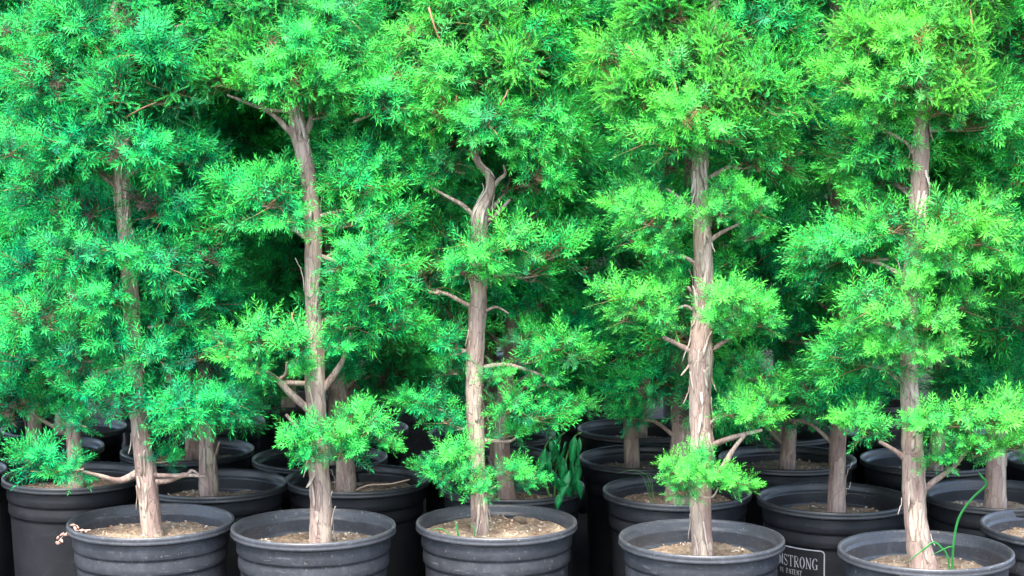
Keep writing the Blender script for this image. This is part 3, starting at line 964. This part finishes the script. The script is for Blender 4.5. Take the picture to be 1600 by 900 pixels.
# sixth tree of the front row stands mostly outside the picture
row_tree(PF[5][0], PF[5][1], 'juniper cut by the frame, foliage hanging over the pot beside the grassy one', GF, 606, 34, low=.5, yellow=.35, blue=.1, n=20)

# ------------------------------------------------------------------ the second row
S = [(-104, 735, 'black nursery pot mostly cut off, beside the pot under the low blue-green branch', -104, 26),
     (118, 741, 'black nursery pot half covered by a low hanging blue-green branch', 120, 24),
     (333, 753, 'black nursery pot behind the bare forked twig of the leaning juniper', 326, 28),
     (558, 746, 'black nursery pot with a pale straw-like twig lying on its soil', 540, 30),
     (800, 757, 'black nursery pot with a wilted green weed drooping over its rim', 795, 26),
     (1058, 764, 'dusty black nursery pot behind the shaggy trunk, a thin grass wisp inside', 1058, 40),
     (1303, 776, 'black nursery pot with a white printed rectangular label', 1307, 27),
     (1562, 771, 'black nursery pot behind the long grass blade, brown needle litter on its soil', 1556, 32)]
tree_lab = ['juniper cut by the frame behind the leaning trunk, mostly foliage in view',
            'blue-green juniper behind the bare left limb of the leaning trunk, pot half covered',
            'juniper with short thick trunk rising behind the bare forked twig',
            'juniper with dark slanting trunk behind the low bright clump of the flaking tree',
            'juniper whose grey trunk shows behind the smooth pinkish one, in the wilted weed pot',
            'juniper with broad dark shaggy trunk leaning behind the peeling one',
            'juniper with split grey trunk growing in the pot with the printed label',
            'juniper with stout trunk behind the tall grass blade']
SP = [potpos(s[0], s[1]) for s in S]
leans = [(0, 0), (-.03, 0), (-.02, 0), (-.10, 0), (-.02, .02), (.05, 0), (-.03, 0), (0, 0)]
lows = [.12, .18, .22, .24, .30, .24, .22, .30]
ylw = [0, 0, 0, .05, .05, .08, .08, .1]
EXTRA = {5: [(985, 555, 48, -.05), (1000, 605, 48, -.08), (955, 600, 40, -.03), (1030, 600, 42, -.1), (985, 655, 34, -.05), (950, 545, 42, .05), (1020, 545, 44, -.06)],
         6: [(1290, 600, 52, -.12), (1330, 640, 42, -.14), (1262, 620, 42, -.1), (1310, 560, 48, -.1), (1250, 570, 44, .0), (1350, 590, 44, -.08), (1225, 655, 34, .05)],
         3: [(440, 420, 52, .0), (420, 475, 48, .0), (620, 15, 62, .1), (645, 60, 58, .2), (600, -25, 60, .1), (600, 575, 46, .05), (560, 600, 44, .08), (630, 540, 46, .0)], 1: [(100, 620, 50, .0), (40, 590, 50, .02), (150, 560, 50, .05)],
         2: [(360, 200, 58, .0), (395, 245, 52, .05), (340, 265, 52, .0), (370, 600, 46, .0), (290, 560, 50, .05), (400, 620, 42, .05)], 4: [(830, 600, 44, .1), (720, 600, 44, .1), (850, 480, 50, .06), (730, 510, 46, .08)],
         7: [(1590, 560, 55, -.1), (1530, 540, 50, -.05), (1580, 480, 50, -.08), (1500, 600, 46, -.02)]}
for i, (s, p) in enumerate(zip(S, SP)):
    make_pot(p[0], p[1], s[2], 'second row of nursery pots', random.choice((.05, .065)), .43, rz=0, dust_and_light=.5 if i == 5 else .2)
    tx = p[0] + (s[3] - s[0]) * mpp(p[1])
    t = row_tree(tx, p[1], tree_lab[i], 'trees of the second row', 700 + i * 13, s[4], leans[i], lows[i], ylw[i], .55, 24)  # bluish value paints shade into the second-row foliage
    for (px, py, r_, dy) in EXTRA.get(i, ()):
        pos = at(px, py, p[1] + dy)
        put_clump(t, pos, r_ * mpp(p[1]), math.atan2(dy, pos.x - tx), ylw[i], .4)
        build_branch(t, [Vector((tx + (pos.z - RIM) * leans[i][0] / 1.9, p[1], pos.z - .07)), Vector((tx, p[1], pos.z - .02)).lerp(pos, .5), pos], .007, .0035, sides=6, step=.02)

# ------------------------------------------------------------------ rows behind
T3 = [(57, 697, 52), (293, 701, 303), (500, 713, 512), (760, 713, 775), (1012, 713, 988), (1230, 714, 1228), (1453, 716, 1460), (1680, 716, 1680), (-150, 695, -150)]
T4 = [(100, 666, 93), (318, 657, 318), (541, 667, 541), (769, 676, 769), (1000, 668, 1000), (1215, 672, 1215), (1420, 675, 1420), (1620, 676, 1620), (-95, 660, -95)]
BEH = ['the half covered pot', 'the pot with the bare forked twig before it', 'the low bright clump of the flaking trunk', 'the pot of the smooth pinkish trunk and wilted weed',
       'the dusty pot with the grass wisp', 'the shaggy trunk and the labelled pot', 'the flared trunk with grass blades', 'the stout trunk past the tall grass blade', 'the mostly cut off pot']
BEH4 = ['the blue-green low branch, one row beyond the nearest shaded pot', 'the leaning trunk, two rows beyond its bare forked twig', 'the slanting dark trunk, its rim edge showing', 'the grey trunk of the wilted weed pot',
        'the broad dark trunk, a lump of brown soil inside', 'the gap between shaggy trunk and labelled pot', 'the gap between labelled pot and flared trunk', 'the stout trunk, cut by the frame', 'the weed sprigs cut by the frame']
for i, (cx, yc, tx) in enumerate(T3):
    x, y = potpos(cx, yc)
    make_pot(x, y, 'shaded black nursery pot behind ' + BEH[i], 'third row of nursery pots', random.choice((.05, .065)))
    row_tree(x + (tx - cx) * mpp(y), y, 'dim juniper whose pot stands behind ' + BEH[i], 'trees of the third row', 900 + i * 7, 23, (random.uniform(-.05, .05), 0), (.3, .16, .2, .25, .15, .10, .2, .2, .2)[i], .05, .4, 22)
for i, (cx, yc, tx) in enumerate(T4):
    x, y = potpos(cx, yc)
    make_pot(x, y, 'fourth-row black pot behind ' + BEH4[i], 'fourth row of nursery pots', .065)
    row_tree(x + (tx - cx) * mpp(y), y, 'fourth-row juniper behind ' + BEH4[i], 'trees of the fourth row', 1100 + i * 7, 20, (random.uniform(-.05, .05), 0), .38, .08, .35, 15, detail=False)
for rix, Y in enumerate((6.75, 7.4, 8.2)):
    half = .287 * Y + .2
    n = int(2 * half / (.52 + .03 * rix))
    for i in range(n):
        x = -half + 2 * half * (i + .5 + random.uniform(-.12, .12)) / n
        px = 800 + x / Y * F
        if rix == 0 and (600 < px < 800 or 880 < px < 1010): continue
        lab = ['fifth', 'sixth', 'last'][rix]
        make_pot(x, Y, 'black nursery pot of the %s row, almost hidden in the dark under the trees' % lab, '%s row of nursery pots' % lab, .065)
        row_tree(x, Y, 'bright juniper of the %s row, its top showing between nearer crowns' % lab, 'trees of the %s row' % lab, 1300 + rix * 50 + i, 20, (random.uniform(-.05, .05), 0), .05 if rix else .25, .5, .05, 16, height=2.12 + .08 * rix + random.uniform(-.1, .15), spread=1.2, detail=False)  # strong yellow tint paints light into the rear tops
# empty pots, sky light painted into their pale rims, in the gaps of the fifth row
for px, py in ((612, 610), (783, 610)):
    x, y = potpos(px, py)
    make_pot(x, y, 'empty black pot with rim toned pale like sky light in the gap behind the smooth pinkish trunk', 'empty pots behind the trees', soil=False, dust_and_light=1)
x, y = potpos(905, 622)
for k in range(3):
    make_pot(x, y, ['lowest', 'middle', 'topmost'][k] + ' of three nested empty pots in the gap behind the wilted weed', 'nested empty pots', soil=False, z=.034 * k, dust_and_light=.5)

# ------------------------------------------------------------------ printed label on the second-row pot
lp = [o for o in bpy.data.objects if o.name.startswith('nursery_pot') and o.get('label', '').endswith('white printed rectangular label')][0]
LPX, LPY = lp.location.x, lp.location.y
toc = math.atan2(0 - LPY, 0 - LPX)           # direction from the pot to the camera


def wall_r(dz):                               # outer radius of the body at dz below the rim
    return .1918 + (.1850 - .1918) * (dz - .107) / (.240 - .107) if dz > .107 else .1948


def surf(ang, dz, off):
    """ang in degrees, positive to the viewer's right, dz below the rim"""
    a = toc + R(ang)
    rr = wall_r(dz) + off
    return (rr * math.cos(a), rr * math.sin(a), RIM - dz)


def print_mesh(name, strokes, off, mat):
    """strokes: list of (polyline [(ang, dz)], width in metres)"""
    V, Fc = [], []
    for pl, w in strokes:
        P = []
        for i in range(len(pl) - 1):
            n = max(1, int(math.hypot((pl[i + 1][0] - pl[i][0]) * .0033, pl[i + 1][1] - pl[i][1]) / .004))
            for k in range(n): P.append((pl[i][0] + (pl[i + 1][0] - pl[i][0]) * k / n, pl[i][1] + (pl[i + 1][1] - pl[i][1]) * k / n))
        P.append(pl[-1])
        b0 = len(V)
        for i, p in enumerate(P):
            q0, q1 = P[max(i - 1, 0)], P[min(i + 1, len(P) - 1)]
            dx, dy = (q1[0] - q0[0]) * .0033, q1[1] - q0[1]
            L = math.hypot(dx, dy) or 1
            nx, ny = -dy / L * w * .5, dx / L * w * .5
            for sg in (1, -1): V.append(surf(p[0] + sg * nx / .0033, p[1] + sg * ny, off))
        for i in range(len(P) - 1):
            a = b0 + i * 2
            Fc.append((a, a + 2, a + 3, a + 1))
    me = mesh_from(name, V, Fc, False)
    me.materials.append(mat)
    return me


def arc(cx, cy, rx, ry, a0, a1, n=10):
    return [(cx + rx * math.cos(R(a0 + (a1 - a0) * i / n)), cy + ry * math.sin(R(a0 + (a1 - a0) * i / n))) for i in range(n + 1)]


# letters in a unit cell, x 0..1, y 0 (bottom)..1 (top); H thick, h thin stroke
GL = {
 'A': [([(.12, 0), (.5, 1)], 'h'), ([(.5, 1), (.88, 0)], 'H'), ([(.27, .36), (.73, .36)], 'h'), ([(0, .02), (.28, .02)], 'h'), ([(.7, .02), (1, .02)], 'h')],
 'R': [([(.2, 0), (.2, 1)], 'H'), ([(.05, .98), (.2, .98)] + arc(.45, .745, .38, .235, 90, -90) + [(.2, .51)], 'h'), ([(.45, .51), (.92, .02)], 'H'), ([(.02, .02), (.4, .02)], 'h'), ([(.8, .02), (1, .02)], 'h')],
 'M': [([(.12, 0), (.12, 1)], 'h'), ([(.12, 1), (.5, .1)], 'H'), ([(.5, .1), (.88, 1)], 'h'), ([(.88, 1), (.88, 0)], 'H'), ([(0, .02), (.25, .02)], 'h'), ([(.75, .02), (1, .02)], 'h'), ([(0, .98), (.14, .98)], 'h'), ([(.86, .98), (1, .98)], 'h')],
 'S': [(arc(.5, .76, .34, .23, 20, 270), 'h'), ([(.3, .60), (.72, .40)], 'H'), (arc(.5, .25, .36, .25, 90, -160), 'h'), ([(.84, .80), (.84, .98)], 'h'), ([(.14, .02), (.14, .22)], 'h')],
 'T': [([(.5, 0), (.5, 1)], 'H'), ([(.02, .98), (.98, .98)], 'h'), ([(.03, 1), (.03, .8)], 'h'), ([(.97, 1), (.97, .8)], 'h'), ([(.3, .02), (.7, .02)], 'h')],
 'O': [(arc(.5, .5, .42, .5, 0, 360, 24), 'h'), (arc(.5, .5, .40, .44, 120, 240, 8), 'H'), (arc(.5, .5, .40, .44, -60, 60, 8), 'H')],
 'N': [([(.15, 0), (.15, 1)], 'h'), ([(.12, 1), (.85, 0)], 'H'), ([(.85, 0), (.85, 1)], 'h'), ([(0, .02), (.3, .02)], 'h'), ([(.7, .98), (1, .98)], 'h'), ([(0, .98), (.15, .98)], 'h')],
 'G': [(arc(.5, .5, .42, .5, 40, 320, 20), 'h'), (arc(.5, .5, .40, .44, 120, 240, 8), 'H'), ([(.82, 0.02), (.82, .42)], 'H'), ([(.6, .42), (1, .42)], 'h'), ([(.84, .76), (.84, .98)], 'h')],
 'P': [([(.2, 0), (.2, 1)], 'H'), ([(.05, .98), (.2, .98)] + arc(.45, .72, .4, .26, 90, -90) + [(.2, .46)], 'h'), ([(.02, .02), (.4, .02)], 'h')],
 'E': [([(.2, 0), (.2, 1)], 'H'), ([(.05, .98), (.88, .98)], 'h'), ([(.2, .52), (.7, .52)], 'h'), ([(.05, .02), (.9, .02)], 'h')],
 '#': [([(.3, 0), (.45, 1)], 'h'), ([(.6, 0), (.75, 1)], 'h'), ([(.1, .35), (.9, .35)], 'h'), ([(.15, .68), (.95, .68)], 'h')],
 '1': [([(.5, 0), (.5, 1)], 'H'), ([(.3, .85), (.5, 1)], 'h'), ([(.3, .02), (.7, .02)], 'h')],
}


def text(word, a_start, adv, dz_top, h, wH, wh):
    out = []
    a = a_start
    for ch in word:
        if ch != ' ':
            for pl, k in GL[ch]:
                out.append(([(a + x * adv * .86, dz_top + (1 - y) * h) for x, y in pl], wH if k == 'H' else wh))
        a += adv
    return out


A0, A1, Z0, Z1 = -70.0, -6.9, .1120, .2350
# dark plate, a hair proud of the pot wall
V, Fc = [], []
na, nz = 40, 6
for i in range(na + 1):
    for j in range(nz + 1):
        V.append(surf(A0 + (A1 - A0) * i / na, Z0 + (Z1 - Z0) * j / nz, .0010))
for i in range(na):
    for j in range(nz):
        a = i * (nz + 1) + j
        Fc.append((a, a + 1, a + nz + 2, a + nz + 1))
plate = link('label', mesh_from('label', V, Fc, True), lp, M_LBLACK)
plate['label'] = 'dark printed label with white border and lettering'
cr = 3.2; cz = cr * .0033
border = [(A0 + cr, Z0), (A1 - cr, Z0)] + [(A1 - cr + cr * math.sin(R(t)), Z0 + cz - cz * math.cos(R(t))) for t in range(0, 91, 15)] + [(A1, Z0 + cz), (A1, Z1 - cz)] + \
         [(A1 - cr + cr * math.cos(R(t)), Z1 - cz + cz * math.sin(R(t))) for t in range(0, 91, 15)] + [(A0 + cr, Z1)] + \
         [(A0 + cr - cr * math.sin(R(t)), Z1 - cz + cz * math.cos(R(t))) for t in range(0, 91, 15)] + [(A0, Z0 + cz)] + \
         [(A0 + cr - cr * math.cos(R(t)), Z0 + cz - cz * math.sin(R(t))) for t in range(0, 91, 15)]
link('border', print_mesh('border', [(border, .0034)], .0018, M_PRINT), plate)
link('lettering', print_mesh('lettering', text('ARMSTRONG', -61.0, 5.5, .1350, .031, .0030, .0015), .0018, M_PRINT), plate)
link('lettering', print_mesh('lettering', text('#1 PATENT', -49.5, 2.65, .1740, .0135, .0017, .0009), .0018, M_PRINT), plate)

# ------------------------------------------------------------------ weeds and litter


def blade(pts, w, col0, col1, seed=0, fold=.12):
    """a grass blade: a folded tapering ribbon"""
    path, ww = resample(pts, [w * .7, *([w] * (len(pts) - 2)), w * .12], .01)
    fr = frames([Vector(p) for p in path])
    V, Fc, C = [], [], []
    for i, (p, t, n, b) in enumerate(fr):
        f = i / (len(fr) - 1)
        V += [p + b * ww[i] * .5, p + n * ww[i] * fold, p - b * ww[i] * .5]
        c = np.array(col0) * (1 - f) + np.array(col1) * f
        C += [c, c * .85, c]
        if i:
            a = (i - 1) * 3
            Fc += [(a, a + 1, a + 4, a + 3), (a + 1, a + 2, a + 5, a + 4)]
    return V, Fc, C


def blades_obj(name, parent, V, Fc, C):
    me = mesh_from(name, [v - parent.location for v in V], Fc, True, np.array(C))
    me.materials.append(M_WEED)
    o = link(name, me, parent)
    md = o.modifiers.new('thickness', 'SOLIDIFY'); md.thickness = .0005
    return o


GA, GB = (.02, .20, .04), (.03, .27, .05)
Y5 = PF[4][1]
g = empty('grass_weed', (at(1487, 880, Y5 - .02).x, Y5 - .02, RIM - .06)); tag(g, 'tall bent green grass blades growing beside the flared trunk', 'grass weed')
for pts, w in (([(1487, 884), (1490, 850), (1498, 810), (1518, 780), (1541, 757), (1534, 745), (1528, 736)], .0058),
               ([(1485, 882), (1480, 868), (1470, 855), (1459, 847), (1446, 856), (1418, 878)], .0052), ([(1489, 884), (1489, 868), (1488, 854), (1475, 858), (1454, 868)], .0045), ([(1484, 884), (1482, 876), (1478, 870)], .004)):
    P = [at(px, py, Y5 - .02 - .03 * i / len(pts)) for i, (px, py) in enumerate(pts)]
    P[0].z = RIM - .066
    blades_obj('blade', g, *blade(P, w, GA, GB))
Y3 = PF[2][1]
g = empty('grass_weed', (at(715, 826, Y3 - .08).x, Y3 - .08, RIM - .036)); tag(g, 'tiny green grass tufts sprouting from pale soil in the fullest pot', 'grass weed')
for pts in ([(716, 832), (713, 822), (711, 812)], [(708, 830), (690, 826), (672, 828)], [(741, 834), (741, 824), (732, 817)], [(718, 834), (714, 824), (712, 818)]):
    P = [at(px, py, Y3 - .08) for px, py in pts]
    P[0].z = min(P[0].z, RIM - .03)
    blades_obj('blade', g, *blade(P, .003, GA, GB))
Ys = SP[5][1]
g = empty('grass_weed', (at(1024, 765, Ys - .1).x, Ys - .1, RIM - .05)); tag(g, 'thin grass wisp in the dusty pot behind the shaggy trunk', 'grass weed')
for pts in ([(1024, 768), (1015, 750), (1003, 738), (985, 735), (962, 741)], [(1024, 768), (1018, 748), (1010, 738)], [(1022, 766), (1012, 752), (1004, 758)], [(1022, 764), (1005, 745), (985, 742)]):
    P = [at(px, py, Ys - .1) for px, py in pts]; P[0].z = RIM - .055
    blades_obj('blade', g, *blade(P, .0018, (.08, .13, .04), (.03, .14, .05)))
xw, yw = potpos(-20, 690)
g = empty('grass_weed', (xw, yw, RIM - .05)); tag(g, 'low green weed sprigs beside the half covered pot, cut by the frame', 'grass weed')
for pts in ([(0, 712), (5, 695), (14, 690), (26, 700)], [(0, 712), (8, 700), (22, 708), (34, 714)], [(4, 712), (16, 702), (30, 694)], [(0, 712), (-2, 690), (4, 676)]):
    P = [at(px, py, yw) for px, py in pts]; P[0].z = RIM - .055
    blades_obj('blade', g, *blade(P, .005, GA, (.03, .2, .07)))

# wilted broad-leaved weed hanging over the rim of a second-row pot
Y4 = SP[4][1]
wl = empty('wilted_weed', (at(868, 762, Y4 - .08).x, Y4 - .08, RIM - .06)); tag(wl, 'wilted broad-leaved green weed drooping over a black pot rim', 'weed')
stems = [[(866, 770), (868, 740), (872, 705), (877, 680), (882, 676)], [(868, 770), (880, 735), (890, 700), (898, 682), (908, 676)], [(866, 770), (850, 745), (848, 712), (856, 690), (862, 684)], [(870, 770), (880, 745), (868, 725), (852, 735)]]
for s in stems:
    P = [at(px, py, Y4 - .08 - .015 * i) for i, (px, py) in enumerate(s)]
    P[0].z = RIM - .06
    path, rr = resample(P, [.0035 - .0004 * i for i in range(len(P))], .01)
    V, Fc = tube(path, rr, 6)
    me = mesh_from('stem', [v - wl.location for v in V], Fc, True, np.tile((.10, .26, .06), (len(V), 1))); me.materials.append(M_WEED)
    link('stem', me, wl)


def leaf_mesh(seed):
    r = random.Random(seed)
    V, Fc, C = [], [], []
    n, m = 9, 5
    for i in range(n + 1):
        f = i / n
        w = .58 * math.sin(math.pi * min(1, f * .97 + .03)) ** .9 * (1 - .62 * f)
        for j in range(m):
            s = (j / (m - 1) - .5) * 2
            curl = .16 * (1 - abs(s)) * w + .05 * math.sin(f * 9 + seed + s * 3)
            V.append((s * w * .62 * (1 + .05 * math.sin(f * 25 + seed)), -curl + .10 * f * f * r.uniform(.8, 1.2), -f))
            c = np.array((.006, .17, .045)) * (1.9 if j == m // 2 else 1) * r.uniform(.85, 1.15)
            C.append(c)
    for i in range(n):
        for j in range(m - 1):
            a = i * m + j
            Fc.append((a, a + 1, a + m + 1, a + m))
    me = mesh_from('leaf', V, Fc, True, np.array(C)); me.materials.append(M_WEED)
    return me


LM = [leaf_mesh(i) for i in range(4)]
rl = random.Random(5)
for i, (px, py, ln, w) in enumerate([(860, 688, 40, 22), (876, 680, 44, 20), (884, 690, 46, 26), (898, 682, 50, 22), (906, 684, 46, 20), (852, 700, 50, 20), (872, 700, 56, 24), (880, 715, 44, 26), (894, 720, 52, 28), (904, 716, 60, 22),
                                     (862, 735, 46, 24), (872, 748, 44, 24), (896, 745, 48, 24), (890, 735, 54, 22), (874, 772, 26, 18), (846, 720, 40, 18), (903, 750, 36, 18), (858, 720, 44, 18)]):
    o = link('leaf', LM[i % 4], wl)
    k = mpp(Y4)
    o.location = at(px, py, Y4 - .13 - .05 * (i % 3) / 2 - .03 * (py > 720)) - wl.location
    o.scale = (w * k * 1.3, ln * k * .7, ln * k)
    o.rotation_euler = (rl.gauss(.05, .2), rl.gauss(0, .28), rl.gauss(0, .9))
    md = o.modifiers.new('thickness', 'SOLIDIFY'); md.thickness = .006

# dried weed twig lying over the rim of the first pot
Y1 = PF[0][1]
P1 = Vector((PF[0][0], PF[0][1], 0))
dt = empty('dried_twig', at(112, 833, Y1 - .05)); tag(dt, 'dried pinkish weed twig with shrivelled seed heads hanging over a pot rim', 'twig')
ddir = dt.location
tw = [at(142, 828, Y1 - .06), at(124, 829, Y1 - .075), at(112, 830, Y1 - .08), at(100, 836, Y1 - .085), at(90, 848, Y1 - .085)]
path, rr = resample(tw, [.0016, .0018, .0018, .0015, .001], .006)
V, Fc = tube(path, rr, 6)
me = mesh_from('stem', [v - ddir for v in V], Fc, True, np.tile((.45, .33, .26), (len(V), 1))); me.materials.append(M_CHIP)
link('stem', me, dt)
path, rr = resample([tw[1], at(121, 822, Y1 - .08), at(118, 820, Y1 - .08)], [.0014, .0012, .001], .006)
V, Fc = tube(path, rr, 6)
me = mesh_from('stem', [v - ddir for v in V], Fc, True, np.tile((.45, .33, .26), (len(V), 1))); me.materials.append(M_CHIP)
link('stem', me, dt)


def pod_mesh(seed):
    V, Fc = lathe([(.0, 0), (.35, .12), (.5, .4), (.36, .75), (.12, 1.0), (0, 1.05)], 7)
    V = [(x * (1 + .3 * noise.noise((x * 3 + seed, y * 3, z * 3))), y * (1 + .3 * noise.noise((x * 3, y * 3 + seed, z * 3))), z) for x, y, z in V]
    me = mesh_from('seed_head', V, Fc, True, np.array([np.array((.33, .19, .15)) * (.6 + .7 * random.random()) for _ in V])); me.materials.append(M_CHIP)
    return me


PM = [pod_mesh(i) for i in range(3)]
for i, (px, py) in enumerate([(90, 846), (94, 842), (88, 850), (98, 836), (101, 833), (105, 834), (118, 820), (121, 824), (116, 822), (126, 830), (131, 829), (136, 829), (92, 838)]):
    o = link('seed_head', PM[i % 3], dt)
    o.location = at(px, py, Y1 - .083 + .01 * (px > 120)) - ddir
    o.rotation_euler = (rl.uniform(1.4, 4), rl.uniform(-.8, .8), rl.uniform(0, 6))
    s = rl.uniform(.009, .015)
    o.scale = (s * .5, s * .6, s)


def litter_twig(pts, Y, label, r_=.002, col=(.45, .32, .22)):
    P = [at(px, py, Y) for px, py in pts]
    for p in P: p.z = max(p.z, RIM - .055)
    o = empty('fallen_twig', P[0]); tag(o, label, 'twig')
    path, rr = resample(P, [r_] * len(P), .015)
    V, Fc = tube(path, rr, 6, rough=.15)
    me = mesh_from('stick', [v - P[0] for v in V], Fc, True, np.tile(col, (len(V), 1))); me.materials.append(M_CHIP)
    link('stick', me, o)


litter_twig([(556, 766), (575, 758), (610, 756), (640, 749)], SP[3][1] - .07, 'pale straw-like twig lying on the soil behind the flaking trunk')

# a pale stone on the soil of the fullest pot
import bmesh
bm = bmesh.new(); bmesh.ops.create_icosphere(bm, subdivisions=2, radius=1)
for v in bm.verts: v.co *= 1 + .28 * noise.noise(v.co * 1.3 + Vector((3, 1, 2)))
me = bpy.data.meshes.new('stone'); bm.to_mesh(me); bm.free(); me.materials.append(M_SOIL)
p = at(812, 805, Y3 + .09)
st = link('stone', me, None, None, (p.x, p.y, RIM - .018)); st.scale = (.018, .014, .011)
tag(st, 'pale lump of stone on the crumbly soil of the fullest pot', 'stone')
